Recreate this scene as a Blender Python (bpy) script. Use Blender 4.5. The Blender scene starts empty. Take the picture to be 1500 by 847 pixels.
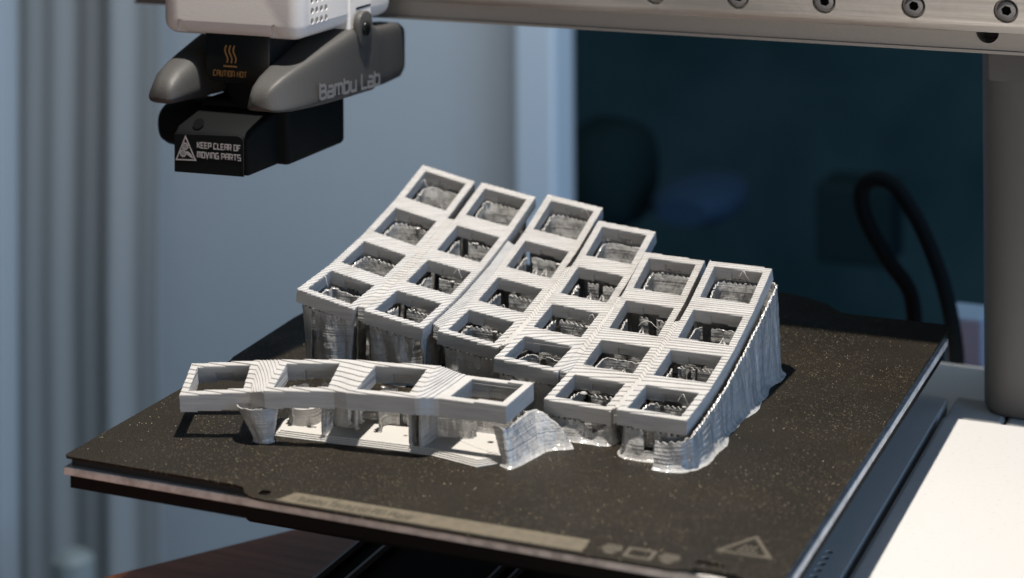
import bpy, bmesh, math, random
import numpy as np
from mathutils import Vector, Matrix

S = 0.001                      # all shapes below are written in millimetres
scene = bpy.context.scene
random.seed(7)
rng = np.random.default_rng(7)

# ------------------------------------------------------------------ camera
cam_d = bpy.data.cameras.new("camera")
cam = bpy.data.objects.new("camera", cam_d)
scene.collection.objects.link(cam)
scene.camera = cam
yaw, roll = math.radians(-23.05), math.radians(0.31)
fwd = Vector((math.sin(yaw), math.cos(yaw), 0.0))
r0 = Vector((math.cos(yaw), -math.sin(yaw), 0.0))
dn = fwd.cross(r0)
right = math.cos(roll) * r0 + math.sin(roll) * dn
down = -math.sin(roll) * r0 + math.cos(roll) * dn
M = Matrix((right, -down, -fwd)).transposed().to_4x4()
M.translation = Vector((203.1, -498.2, 180.5)) * S
cam.matrix_world = M
cam_d.sensor_fit = 'HORIZONTAL'
cam_d.sensor_width = 36.0
cam_d.lens = 2883.0 / 1500.0 * 36.0
cam_d.shift_y = -823.1 / 1500.0
cam_d.clip_start = 0.01
cam_d.clip_end = 50.0
cam_d.dof.use_dof = True
cam_d.dof.focus_distance = 0.530
cam_d.dof.aperture_fstop = 13.0

# ------------------------------------------------------------------ world, lamps, exposure
world = bpy.data.worlds.new("World")
scene.world = world
world.use_nodes = True
bg = world.node_tree.nodes["Background"]
bg.inputs[0].default_value = (0.36, 0.52, 0.72, 1)
bg.inputs[1].default_value = 0.075

def lamp(name, kind, loc, energy, color, target=None, **kw):
    d = bpy.data.lights.new(name, kind)
    d.energy = energy
    d.color = color
    for k, val in kw.items():
        setattr(d, k, val)
    o = bpy.data.objects.new(name, d)
    scene.collection.objects.link(o)
    o.location = Vector(loc) * S
    if target is not None:
        o.rotation_euler = (Vector(target) - Vector(loc)).to_track_quat('-Z', 'Y').to_euler()
    return o
# warm work lamp above the plate, cool window to the right, added fills for the front and the back wall
lamp("work_lamp", 'SPOT', (-15, -40, 450), 17.6, (1.0, 0.93, 0.85), target=(5, -20, 0), shadow_soft_size=0.0075,
     spot_size=math.radians(56), spot_blend=0.25)
lamp("window_light", 'AREA', (1000, -60, 130), 6.6, (0.36, 0.61, 1.0), target=(-150, 250, -30),
     shape='RECTANGLE', size=0.9, size_y=1.1)
lamp("wall_fill", 'AREA', (-40, 300, 640), 1.5, (0.78, 0.90, 1.0), target=(-330, 650, -120),
     shape='RECTANGLE', size=0.5, size_y=0.3, spread=math.radians(100))  # unseen lamp added only to brighten the back wall
lamp("front_fill", 'AREA', (300, -900, 15), 2.3, (1.0, 0.91, 0.82), target=(-40, 0, 45),
     shape='RECTANGLE', size=0.9, size_y=0.22)  # added low fill standing in for light bounced off the desk

vs = scene.view_settings
vs.view_transform = 'Standard'
vs.look = 'None'
vs.exposure = 0.0
vs.gamma = 1.0
vs.use_curve_mapping = False

# ------------------------------------------------------------------ materials
def mat(name, color, rough=0.5, metal=0.0, spec=0.5, bump=None, colvar=None, roughvar=None, coat=0.0):
    """bump / colvar / roughvar: (scale xyz per metre, detail, strength, ...) of a noise on object coordinates"""
    m = bpy.data.materials.new(name)
    m.use_nodes = True
    nt = m.node_tree
    b = nt.nodes["Principled BSDF"]
    b.inputs["Base Color"].default_value = (*color, 1)
    b.inputs["Roughness"].default_value = rough
    b.inputs["Metallic"].default_value = metal
    b.inputs["Specular IOR Level"].default_value = spec
    b.inputs["Coat Weight"].default_value = coat
    tc = nt.nodes.new("ShaderNodeTexCoord")
    def noise(sc, detail, seed=0.0):
        mp = nt.nodes.new("ShaderNodeMapping")
        mp.inputs["Scale"].default_value = sc
        mp.inputs["Location"].default_value = (seed, seed * .7, seed * .3)
        nt.links.new(tc.outputs["Object"], mp.inputs[0])
        n = nt.nodes.new("ShaderNodeTexNoise")
        n.inputs["Scale"].default_value = 1.0
        n.inputs["Detail"].default_value = detail
        nt.links.new(mp.outputs[0], n.inputs["Vector"])
        return n
    if colvar:
        sc, detail, c2, lo, hi = colvar
        n = noise(sc, detail, 3.1)
        mr = nt.nodes.new("ShaderNodeMapRange")
        mr.inputs[1].default_value = lo
        mr.inputs[2].default_value = hi
        nt.links.new(n.outputs[0], mr.inputs[0])
        mx = nt.nodes.new("ShaderNodeMix")
        mx.data_type = 'RGBA'
        mx.inputs[6].default_value = (*color, 1)
        mx.inputs[7].default_value = (*c2, 1)
        nt.links.new(mr.outputs[0], mx.inputs[0])
        nt.links.new(mx.outputs[2], b.inputs["Base Color"])
    if roughvar:
        sc, detail, lo, hi = roughvar
        n = noise(sc, detail, 9.7)
        mr = nt.nodes.new("ShaderNodeMapRange")
        mr.inputs[1].default_value = 0.3
        mr.inputs[2].default_value = 0.7
        mr.inputs[3].default_value = lo
        mr.inputs[4].default_value = hi
        nt.links.new(n.outputs[0], mr.inputs[0])
        nt.links.new(mr.outputs[0], b.inputs["Roughness"])
    if bump:
        prev = None
        for sc, detail, strength, dist in bump:
            n = noise(sc, detail, 1.3)
            bp = nt.nodes.new("ShaderNodeBump")
            bp.inputs["Strength"].default_value = strength
            bp.inputs["Distance"].default_value = dist
            nt.links.new(n.outputs[0], bp.inputs["Height"])
            if prev:
                nt.links.new(prev.outputs[0], bp.inputs["Normal"])
            prev = bp
        nt.links.new(prev.outputs[0], b.inputs["Normal"])
    return m

LAYER = ((22, 22, 2300), 2.0, 0.6, 0.00022)
M_print = mat("printed_plastic", (0.43, 0.425, 0.415), 0.40, spec=0.5,
              bump=[LAYER, ((900, 900, 900), 3, 0.12, 0.0002)],
              colvar=((140, 140, 900), 3, (0.37, 0.362, 0.35), 0.45, 0.75))
M_support = mat("support_plastic", (0.40, 0.40, 0.395), 0.14, spec=0.9,
                bump=[((25, 25, 2400), 2.0, 0.7, 0.00025), ((270, 270, 130), 3, 0.75, 0.002)],
                colvar=((90, 90, 500), 3, (0.345, 0.34, 0.325), 0.4, 0.7))
M_floor = mat("printed_floor", (0.42, 0.41, 0.385), 0.6, bump=[((700, 700, 700), 3, 0.2, 0.0002)])
M_string = mat("plastic_string", (0.7, 0.69, 0.66), 0.3)

def pei():
    m = mat("textured_coating", (0.0092, 0.0071, 0.0041), 0.62, spec=0.2,
            bump=[((2400, 2400, 2400), 2, 0.9, 0.0004)],
            colvar=((30, 30, 30), 4, (0.0165, 0.0128, 0.0073), 0.35, 0.75),
            roughvar=((45, 45, 45), 4, 0.45, 0.72))
    nt = m.node_tree
    b = nt.nodes["Principled BSDF"]
    base = b.inputs["Base Color"].links[0].from_socket
    tc = nt.nodes["Texture Coordinate"]
    prev = base
    # coarse bright flakes, and a finer dusting of dull ones
    for scale, thr, col, rad, seed in ((2100, 0.991, (0.46, 0.39, 0.28), 0.28, 0.0), (2600, 0.94, (0.085, 0.07, 0.045), 0.5, 5.0)):
        mp = nt.nodes.new("ShaderNodeMapping")
        mp.inputs["Location"].default_value = (seed, seed, seed)
        nt.links.new(tc.outputs["Object"], mp.inputs[0])
        v = nt.nodes.new("ShaderNodeTexVoronoi")
        v.voronoi_dimensions = '2D'
        v.inputs["Scale"].default_value = scale
        nt.links.new(mp.outputs[0], v.inputs["Vector"])
        sep = nt.nodes.new("ShaderNodeSeparateColor")
        nt.links.new(v.outputs["Color"], sep.inputs[0])
        g1 = nt.nodes.new("ShaderNodeMath"); g1.operation = 'GREATER_THAN'
        g1.inputs[1].default_value = thr
        nt.links.new(sep.outputs[0], g1.inputs[0])
        g2 = nt.nodes.new("ShaderNodeMath"); g2.operation = 'LESS_THAN'
        g2.inputs[1].default_value = rad
        nt.links.new(v.outputs["Distance"], g2.inputs[0])
        mu = nt.nodes.new("ShaderNodeMath"); mu.operation = 'MULTIPLY'
        nt.links.new(g1.outputs[0], mu.inputs[0]); nt.links.new(g2.outputs[0], mu.inputs[1])
        mx = nt.nodes.new("ShaderNodeMix"); mx.data_type = 'RGBA'
        mx.inputs[7].default_value = (*col, 1)
        pn = nt.nodes.new("ShaderNodeTexNoise"); pn.inputs["Scale"].default_value = 28.0; pn.inputs["Detail"].default_value = 3.0
        nt.links.new(mp.outputs[0], pn.inputs["Vector"])
        pr_ = nt.nodes.new("ShaderNodeMapRange"); pr_.inputs[1].default_value = 0.30; pr_.inputs[2].default_value = 0.56
        nt.links.new(pn.outputs[0], pr_.inputs[0])
        m2 = nt.nodes.new("ShaderNodeMath"); m2.operation = 'MULTIPLY'
        nt.links.new(mu.outputs[0], m2.inputs[0]); nt.links.new(pr_.outputs[0], m2.inputs[1])
        nt.links.new(prev, mx.inputs[6]); nt.links.new(m2.outputs[0], mx.inputs[0])
        prev = mx.outputs[2]
    nt.links.new(prev, b.inputs["Base Color"])
    return m
M_pei = pei()
M_strip = mat("tan_print", (0.115, 0.096, 0.064), 0.6, bump=[((1900, 1900, 1900), 3, 0.8, 0.0004)],
              colvar=((500, 500, 500), 3, (0.085, 0.071, 0.047), 0.45, 0.7))
M_icon = mat("tan_icon", (0.068, 0.058, 0.041), 0.6, bump=[((1900, 1900, 1900), 3, 0.8, 0.0004)])
M_darkink = mat("dark_ink", (0.06, 0.05, 0.033), 0.6)
M_magnet = mat("black_magnet", (0.012, 0.012, 0.013), 0.7)
M_alu = mat("bed_aluminium", (0.60, 0.585, 0.565), 0.5, metal=0.0, bump=[((900, 60, 900), 3, 0.25, 0.0003)],
            colvar=((300, 300, 300), 3, (0.36, 0.35, 0.34), 0.4, 0.7))
M_carr = mat("black_carriage", (0.006, 0.006, 0.006), 0.7, spec=0.1)
M_white = mat("white_housing", (0.56, 0.545, 0.525), 0.42, bump=[((1400, 1400, 1400), 2, 0.12, 0.0002)])
M_base = mat("white_base", (0.57, 0.56, 0.54), 0.5, bump=[((1500, 1500, 1500), 2, 0.1, 0.0002)],
             colvar=((800, 800, 800), 4, (0.49, 0.48, 0.46), 0.60, 0.75))
M_column = mat("grey_column", (0.105, 0.104, 0.102), 0.5, bump=[((1600, 1600, 1600), 2, 0.15, 0.0002)])
M_grey = mat("grey_plastic", (0.042, 0.0415, 0.040), 0.55, spec=0.35, bump=[((1700, 1700, 1700), 2, 0.22, 0.00025)])
M_black = mat("black_plastic", (0.0055, 0.0066, 0.0066), 0.6, spec=0.06, bump=[((1700, 1700, 1700), 2, 0.2, 0.00025)])
M_gloss = mat("gloss_black", (0.006, 0.0075, 0.0075), 0.3, spec=0.25, bump=[((300, 300, 300), 3, 0.05, 0.0004)])
M_rail = mat("brushed_rail", (0.44, 0.43, 0.41), 0.36, metal=0.9,
             bump=[((40, 40, 1800), 3, 0.25, 0.00012), ((500, 500, 500), 3, 0.08, 0.0003)],
             colvar=((20, 20, 900), 4, (0.34, 0.33, 0.31), 0.35, 0.7), roughvar=((25, 25, 300), 3, 0.28, 0.45))
M_beam = mat("beam_anodised", (0.30, 0.285, 0.265), 0.45, metal=0.55, bump=[((1800, 1800, 1800), 2, 0.2, 0.0002)])
M_steel = mat("screw_steel", (0.16, 0.16, 0.165), 0.4, metal=0.6)
M_joint_shade = mat("joint_and_hole_shade", (0.004, 0.004, 0.0045), 0.8, spec=0.03)  # near-black for joints, and for shade painted into holes
M_orange = mat("orange_ink", (0.27, 0.145, 0.04), 0.6)
M_ink = mat("white_ink", (0.33, 0.33, 0.33), 0.6)
M_logo = mat("grey_logo", (0.135, 0.135, 0.135), 0.5)
M_wall = mat("painted_wall", (0.60, 0.63, 0.65), 0.8, bump=[((60, 60, 60), 4, 0.1, 0.002)])
M_post = mat("painted_post", (0.68, 0.74, 0.79), 0.6)
M_curtain = mat("grey_curtain", (0.45, 0.45, 0.435), 0.9, bump=[((400, 400, 400), 3, 0.1, 0.0006)])
M_dark = mat("dark_teal_wall", (0.018, 0.046, 0.052), 0.9, spec=0.1, colvar=((6, 6, 6), 3, (0.050, 0.094, 0.104), 0.35, 0.7))
M_darkbox = mat("black_box", (0.009, 0.021, 0.023), 0.9, spec=0.05)
M_blue = mat("navy_cloth", (0.006, 0.030, 0.065), 0.9)
M_cable = mat("black_cable", (0.005, 0.008, 0.009), 0.8, spec=0.1)
M_paleblue = mat("pale_blue_plastic", (0.33, 0.44, 0.55), 0.6)
M_pale = mat("pale_plastic", (0.40, 0.43, 0.41), 0.5)
M_floorb = mat("room_floor", (0.34, 0.37, 0.40), 0.8)

def wood():
    m = mat("red_wood", (0.52, 0.18, 0.09), 0.45, spec=0.2, bump=[((60, 900, 60), 4, 0.12, 0.0003)],
            colvar=((18, 190, 40), 5, (0.30, 0.095, 0.045), 0.35, 0.68))
    return m
M_wood = wood()

# ------------------------------------------------------------------ geometry helpers
class G:
    """collects verts (mm, world) and faces"""
    def __init__(self):
        self.v, self.f = [], []
    def add(self, vs_, fs_):
        o = len(self.v)
        self.v.extend([tuple(map(float, p)) for p in vs_])
        self.f.extend([tuple(i + o for i in f) for f in fs_])
        return self
    def hexa(self, b, t):
        return self.add(list(b) + list(t), [(3, 2, 1, 0), (4, 5, 6, 7), (0, 1, 5, 4), (1, 2, 6, 5), (2, 3, 7, 6), (3, 0, 4, 7)])
    def box(self, x0, x1, y0, y1, z0, z1):
        q = [(x0, y0), (x1, y0), (x1, y1), (x0, y1)]
        return self.hexa([(a, b, z0) for a, b in q], [(a, b, z1) for a, b in q])
    def prism(self, poly, n, d, org=(0, 0, 0), ex=(1, 0, 0), ey=(0, 1, 0)):
        """2D polygon in the (ex, ey) plane, extruded by d along n"""
        org, ex, ey, n = map(Vector, (org, ex, ey, n))
        k = len(poly)
        a = [org + ex * p[0] + ey * p[1] for p in poly]
        b = [p + n * d for p in a]
        return self.add(a + b, [tuple(range(k))[::-1], tuple(range(k, 2 * k))] +
                        [(i, (i + 1) % k, k + (i + 1) % k, k + i) for i in range(k)])
    def loft(self, rings, cap=True):
        k = len(rings[0])
        vs_ = [p for r in rings for p in r]
        fs_ = []
        for a in range(len(rings) - 1):
            for i in range(k):
                j = (i + 1) % k
                fs_.append((a * k + i, a * k + j, (a + 1) * k + j, (a + 1) * k + i))
        if cap:
            fs_.append(tuple(range(k))[::-1])
            fs_.append(tuple((len(rings) - 1) * k + i for i in range(k)))
        return self.add(vs_, fs_)
    def cyl(self, c, axis, r, d, n=32, r2=None):
        axis = Vector(axis).normalized()
        a = axis.orthogonal().normalized()
        b = axis.cross(a)
        c = Vector(c)
        r2 = r if r2 is None else r2
        ring = lambda rr, off: [c + axis * off + (a * math.cos(2 * math.pi * i / n) + b * math.sin(2 * math.pi * i / n)) * rr for i in range(n)]
        return self.loft([ring(r, 0), ring(r2, d)])
    def tube(self, pts, r, n=8, r_end=None):
        pts = [Vector(p) for p in pts]
        rings = []
        up = None
        for i, p in enumerate(pts):
            t = (pts[min(i + 1, len(pts) - 1)] - pts[max(i - 1, 0)]).normalized()
            if up is None:
                up = t.orthogonal().normalized()
            up = (up - t * up.dot(t)).normalized()
            s = t.cross(up)
            rr = r if r_end is None else r + (r_end - r) * i / (len(pts) - 1)
            rings.append([p + (up * math.cos(2 * math.pi * j / n) + s * math.sin(2 * math.pi * j / n)) * rr for j in range(n)])
        return self.loft(rings)

ROOT = {}
def thing(name, loc, label, cat, group=None):
    o = bpy.data.objects.new(name, None)
    scene.collection.objects.link(o)
    o.empty_display_size = 0.01
    o.location = Vector(loc) * S
    o["label"] = label
    o["category"] = cat
    if group:
        o["group"] = group
    ROOT[o] = Vector(loc)
    return o

def make(name, g, m, parent=None, origin=None, bevel=0.0, seg=2, smooth=None, fixn=True, cuts=None):
    org = ROOT[parent] if parent is not None else Vector(origin or (0, 0, 0))
    me = bpy.data.meshes.new(name)
    me.from_pydata([((p[0] - org.x) * S, (p[1] - org.y) * S, (p[2] - org.z) * S) for p in g.v], [], g.f)
    if fixn or bevel:
        bm = bmesh.new()
        bm.from_mesh(me)
        if bevel:
            bmesh.ops.remove_doubles(bm, verts=bm.verts, dist=1e-6)
        bmesh.ops.recalc_face_normals(bm, faces=bm.faces)
        if bevel:
            ed = [e for e in bm.edges if len(e.link_faces) == 2 and e.calc_face_angle(0) > math.radians(35)]
            bmesh.ops.bevel(bm, geom=ed, offset=bevel * S, segments=seg, affect='EDGES', profile=0.5, clamp_overlap=True)
        bm.to_mesh(me)
        bm.free()
    o = bpy.data.objects.new(name, me)
    scene.collection.objects.link(o)
    if cuts is not None:
        cm = bpy.data.meshes.new("cut")
        cm.from_pydata([((p[0] - org.x) * S, (p[1] - org.y) * S, (p[2] - org.z) * S) for p in cuts.v], [], cuts.f)
        bm = bmesh.new(); bm.from_mesh(cm); bmesh.ops.recalc_face_normals(bm, faces=bm.faces); bm.to_mesh(cm); bm.free()
        co = bpy.data.objects.new("cut", cm)
        scene.collection.objects.link(co)
        md = o.modifiers.new("cut", 'BOOLEAN')
        md.object = co; md.operation = 'DIFFERENCE'; md.solver = 'EXACT'; md.use_self = True
        bpy.context.view_layer.update()
        new = bpy.data.meshes.new_from_object(o.evaluated_get(bpy.context.evaluated_depsgraph_get()))
        o.modifiers.clear()
        o.data = new
        bpy.data.objects.remove(co)
        new.name = name
        me = new
    me.materials.clear()
    me.materials.append(m)
    if smooth is not None:
        me.shade_smooth()
        me.set_sharp_from_angle(angle=math.radians(smooth))
    if parent is not None:
        o.parent = parent
        ROOT[o] = org
    else:
        o.location = org * S
        ROOT[o] = org
    return o

def tag(o, label=None, cat=None, group=None, kind=None):
    for k, val in (("label", label), ("category", cat), ("group", group), ("kind", kind)):
        if val:
            o[k] = val
    return o

def sup(cx, cy, rx, ry, n=4.0, k=32):
    out = []
    for i in range(k):
        a = 2 * math.pi * (i + .5) / k
        c, s = math.cos(a), math.sin(a)
        out.append((cx + rx * math.copysign(abs(c) ** (2 / n), c), cy + ry * math.copysign(abs(s) ** (2 / n), s)))
    return out

# stroke lettering: squared technical capitals on a 0..0.72 x 0..1 cell
F = {
 'C': [[(.66, .98), (.12, .98), (.02, .86), (.02, .02), (.66, .02)]],
 'A': [[(.04, 0), (.04, .84), (.16, .98), (.66, .98), (.66, 0)], [(.10, .46), (.60, .46)]],
 'U': [[(.04, 1), (.04, .14), (.16, .02), (.66, .02), (.66, 1)]],
 'T': [[(0, .98), (.70, .98)], [(.35, .90), (.35, 0)]],
 'I': [[(.10, 0), (.10, 1)]],
 'O': [[(.04, .02), (.04, .98), (.56, .98), (.66, .86), (.66, .02), (.04, .02)]],
 'N': [[(.04, 0), (.04, .98), (.50, .98), (.66, .80), (.66, 0)]],
 'H': [[(.04, 0), (.04, 1)], [(.66, 0), (.66, 1)], [(.11, .5), (.59, .5)]],
 'K': [[(.04, 0), (.04, 1)], [(.11, .5), (.30, .5), (.64, 1)], [(.32, .46), (.66, 0)]],
 'E': [[(.66, .98), (.04, .98), (.04, .02), (.66, .02)], [(.11, .5), (.58, .5)]],
 'P': [[(.04, 0), (.04, .98), (.56, .98), (.66, .86), (.66, .42), (.11, .42)]],
 'L': [[(.04, 1), (.04, .02), (.62, .02)]],
 'R': [[(.04, 0), (.04, .98), (.56, .98), (.66, .86), (.66, .46), (.11, .46)], [(.42, .40), (.64, 0)]],
 'F': [[(.66, .98), (.04, .98), (.04, 0)], [(.11, .5), (.56, .5)]],
 'M': [[(.04, 0), (.04, .98), (.70, .98), (.82, .86), (.82, 0)], [(.43, .91), (.43, 0)]],
 'V': [[(.02, 1), (.34, .02), (.66, 1)]],
 'G': [[(.66, .98), (.14, .98), (.04, .86), (.04, .02), (.66, .02), (.66, .48), (.36, .48)]],
 'S': [[(.66, .98), (.04, .98), (.04, .52), (.66, .48), (.66, .02), (.02, .02)]],
 'B': [[(.04, .02), (.04, .86), (.52, .86), (.62, .76), (.62, .55), (.52, .47), (.11, .47)], [(.52, .43), (.66, .34), (.66, .12), (.56, .02), (.11, .02)], [(-.02, .99), (.10, .95)]],
 'a': [[(.10, .70), (.50, .70), (.58, .62), (.58, .02), (.04, .02), (.04, .36), (.51, .36)]],
 'm': [[(.04, 0), (.04, .70), (.76, .70), (.84, .62), (.84, 0)], [(.44, .63), (.44, 0)]],
 'b': [[(.04, 1), (.04, .02), (.48, .02), (.58, .12), (.58, .58), (.50, .70), (.11, .70)]],
 'u': [[(.04, .72), (.04, .12), (.12, .02), (.58, .02), (.58, .72)]],
 'e': [[(.58, .02), (.04, .02), (.04, .70), (.58, .70), (.58, .36), (.11, .36)]],
 'x': [[(.04, 0), (.56, .70)], [(.04, .70), (.26, .40)], [(.34, .30), (.56, 0)]],
 't': [[(.22, .95), (.22, .02), (.50, .02)], [(.02, .70), (.48, .70)]],
 'r': [[(.04, 0), (.04, .70), (.50, .70)]],
 'd': [[(.58, 1), (.58, .02), (.04, .02), (.04, .70), (.51, .70)]],
 'l': [[(.10, 1), (.10, .02)]],
}
W_ = {'I': .20, 'l': .20, 'M': .86, 'm': .88, 'a': .62, 'b': .62, 'u': .62, 'e': .62, 'x': .60, 't': .5, 'r': .5, 'd': .62, 'L': .62}
def ribbon(g, pts, w, org, ex, ey, n, lift, th=0.05):
    """flat mitred stroke"""
    P_ = [Vector(p) for p in pts]
    k = len(P_)
    closed = (P_[0] - P_[-1]).length < 1e-6
    if closed:
        P_ = P_[:-1]; k -= 1
    L_, R_ = [], []
    for i in range(k):
        a = P_[i] - P_[i - 1] if (i > 0 or closed) else P_[1] - P_[0]
        b = P_[(i + 1) % k] - P_[i] if (i < k - 1 or closed) else a
        a, b = a.normalized(), b.normalized()
        na, nb = Vector((-a.y, a.x)), Vector((-b.y, b.x))
        mi = (na + nb)
        mi = mi / max(mi.length_squared, .3) * 2
        L_.append(P_[i] + mi * w / 2); R_.append(P_[i] - mi * w / 2)
    to = lambda p, h: Vector(org) + Vector(ex) * p.x + Vector(ey) * p.y + Vector(n) * h
    vs_ = []
    for i in range(k):
        vs_ += [to(L_[i], lift), to(R_[i], lift), to(L_[i], lift + th), to(R_[i], lift + th)]
    fs_ = []
    for i in range(k if closed else k - 1):
        a, b = 4 * i, 4 * ((i + 1) % k)
        fs_ += [(a + 2, a + 3, b + 3, b + 2), (a, b, b + 1, a + 1), (a, a + 2, b + 2, b), (a + 1, b + 1, b + 3, a + 3)]
    if not closed:
        fs_ += [(0, 1, 3, 2), (4 * k - 4, 4 * k - 2, 4 * k - 1, 4 * k - 3)]
    g.add(vs_, fs_)
def text(g, s, size, org, ex, ey, n, weight=.15, gap=.20, fit=None, lift=.02):
    wid = sum((W_.get(c, .70) + gap) if c != ' ' else .45 for c in s) - gap
    sx = size if fit is None else fit / wid
    x = 0.0
    kx = sx / size
    cnt = 0
    for c in s:
        if c == ' ':
            x += .45; continue
        for pl in F[c]:
            ribbon(g, [((x + p[0]) * sx, p[1] * size) for p in pl], weight * size, org, ex, ey, n, lift + .006 * (cnt % 3))
            cnt += 1
        x += W_.get(c, .70) + gap

# ------------------------------------------------------------------ the room behind
g = G(); g.box(-1500, -272, 650, 720, -560, 900)
tag(make("wall", g, M_wall), kind="structure")
g = G(); g.box(-1500, 900, 1250, 1300, -560, 900)
tag(make("alcove_wall", g, M_dark), kind="structure")
g = G(); g.box(-1500, 900, -200, 1300, -600, -560)
tag(make("floor", g, M_floorb), kind="structure")
g = G(); g.box(-274, -247, 622, 654, -559, 900)
tag(make("door_post", g, M_post, bevel=3), "pale blue upright post at the edge of the dark opening", "post")
# curtain of soft pleats hanging before the wall at the left
def curtain(name, x0, x1, y, folds, amp, label, seed):
    r = random.Random(seed)
    ph = [r.uniform(0, 6.28) for _ in range(4)]
    n = 160
    fr, bk = [], []
    for i in range(n + 1):
        t = i / n
        off = amp * (math.sin(t * folds * 6.283 + ph[0]) + .45 * math.sin(t * folds * 2.3 * 6.283 + ph[1]) + .3 * math.sin(t * 3.1 * 6.283 + ph[2]))
        fr.append((x0 + (x1 - x0) * t, y + off)); bk.append((x0 + (x1 - x0) * t, y + off + 2.5))
    g = G()
    rings = []
    for z in (-540, -380, -200, -20, 900):
        k = 1 + .12 * math.sin(z * .01)
        rings.append([(p[0] + 4 * math.sin(z * .006), y + (p[1] - y) * k, z) for p in fr] + [(p[0] + 4 * math.sin(z * .006), y + (p[1] - y) * k, z) for p in bk[::-1]])
    g.loft(rings)
    return tag(make(name, g, M_curtain, smooth=60), label, "curtain")
curtain("curtain", -640, -522, 606, 2.2, 3.6, "grey curtain with soft vertical pleats behind the plate's left corner", 4)
g = G(); g.box(-1500, -636, 585, 640, -555, 900)
tag(make("wardrobe_side", g, M_wall, bevel=4), "flat blue-grey upright panel at the left edge, beside the curtain", "panel")
# pale cylinder low behind the plate corner
g = G(); g.cyl((-558, 560, -560), (0, 0, 1), 13, 205, n=28); g.cyl((-558, 560, -354.9), (0, 0, 1), 12, 4, n=28, r2=8)
tag(make("plastic_bottle", g, M_pale, smooth=40), "pale blurred cylinder standing low behind the plate's left corner", "bottle")
# things in the dark opening
g = G(); g.box(-155, -101, 900, 950, -209, -152)
bx = make("speaker_box", g, M_darkbox, bevel=3)
tag(bx, "black blurred box hanging in the dark opening left of the cable loop", "box")
g = G(); g.loft([sup(-255 + 0, -150, 34 * s, 60 * s, 2.4, 24) and [(-318 + a, 900 + dy, -160 + b) for a, b in sup(0, 0, 34 * s, 42 * s, 2.6, 24)] for dy, s in ((-40, .6), (-20, .95), (20, 1), (50, .8))])
tag(make("dark_bag", g, M_darkbox, smooth=60), "dark rounded shape beside the pale post, blurred in the opening", "bag")
g = G(); g.loft([[(-244 + a, 900 + dy, -172 + b) for a, b in sup(0, 0, 32 * s, 15 * s, 2.3, 24)] for dy, s in ((-40, .6), (-20, .95), (20, 1), (50, .8))])
tag(make("blue_cloth", g, M_blue, smooth=60), "navy blue blurred bundle in the dark opening", "cloth")
cp = [(50, 250, -60), (48.6, 250, -37), (39.6, 250, -23.8), (31.2, 250, -8.9), (29.7, 250, 1.5), (34.5, 250, 6.6), (42.3, 250, 4.7), (51.4, 248, -7), (59, 245, -21.8), (64.1, 240, -34), (67.8, 235, -48), (69, 232, -62), (69.4, 231, -90)]
def smoothpath(pts, n=6):
    out = []
    P_ = [Vector(p) for p in pts]
    for i in range(len(P_) - 1):
        p0, p1, p2, p3 = P_[max(i - 1, 0)], P_[i], P_[i + 1], P_[min(i + 2, len(P_) - 1)]
        for j in range(n):
            t = j / n
            out.append(.5 * ((2 * p1) + (p2 - p0) * t + (2 * p0 - 5 * p1 + 4 * p2 - p3) * t * t + (3 * p1 - p0 - 3 * p2 + p3) * t ** 3))
    return out + [P_[-1]]
g = G(); g.tube(smoothpath(cp), 3.0, 12)
tag(make("cable", g, M_cable, smooth=60), "thick black cable looping behind the plate's far corner", "cable")

# ------------------------------------------------------------------ table
tz = -76.0
e1, e2 = Vector((-147.8, -1.1, tz)), Vector((-110.0, 55.0, tz))
d = (e2 - e1).normalized()
nrm = Vector((d.y, -d.x, 0))
a = e1 - d * 700; b = e1 + d * 420
g = G(); g.hexa([p + Vector((0, 0, -25)) for p in (a, a + nrm * 900, b + nrm * 900, b)], [a, a + nrm * 900, b + nrm * 900, b])
tag(make("table", g, M_wood, bevel=1.5), "reddish brown wooden table under the printer", "table")
g = G(); g.tube(smoothpath([(-83, -30, tz + .3), (-82, -22, tz + 8), (-84, -10, tz + 9), (-90, 0, tz + 4), (-93, 4, tz + 1)]), 0.9, 8)
tag(make("wire", g, M_cable, smooth=60), "short thin black wire curling on the wooden table", "wire")

# ------------------------------------------------------------------ printer frame: base and column
pf = thing("printer_frame", (110, 60, tz), "white printer base with grey upright column at the right edge", "printer frame")
g = G(); g.box(92.2, 230, -240, 82, tz + .3, -22)
make("base_cover", g, M_base, pf, bevel=1.5, seg=3)
g = G(); g.box(72, 90.6, -240, 98, tz + .4, -22.2)
dots = G()
for k in range(14):
    dots.cyl((84.7, -24 - 3.75 * k, -24), (0, 0, 1), 1.0, 4, n=12)
make("base_ledge", g, M_base, pf, cuts=dots)
g = G(); g.box(90.6, 92.2, -240, 82, tz + .5, -27)
make("groove", g, M_joint_shade, pf)
g = G(); g.box(92.2, 109, 82.6, 104, tz + .3, -23.2); 
make("base_rear", g, M_base, pf, bevel=1.2)
g = G(); g.box(109.6, 230, 82.6, 170, tz + .35, -23.2)
make("base_rear", g, M_base, pf, bevel=1.2)
g = G(); g.box(40, 109, 104.5, 178, tz + .3, -37)
make("base_foot", g, M_base, pf, bevel=1.2)
g = G(); g.loft([[(127 + a, 116 + b, z) for a, b in sup(0, 0, 26 * s, 27 * s, 5, 48)] for z, s in ((-23.1, .97), (-21.5, 1), (300, 1))])
make("column", g, M_column, pf, smooth=50)
g = G(); g.box(-56, 72, -150, 140, tz + .2, -50)
make("base_bridge", g, M_carr, pf, bevel=1)
for x in (-54.6, -46.5, -11, -6):
    g = G(); g.box(x - .45, x + .45, -150, 120, -50.2, -48.2)
    make("guide_rail", g, M_steel, pf)
g = G(); g.box(57.7, 72, 270, 290, -74.5, -48.5)
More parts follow.
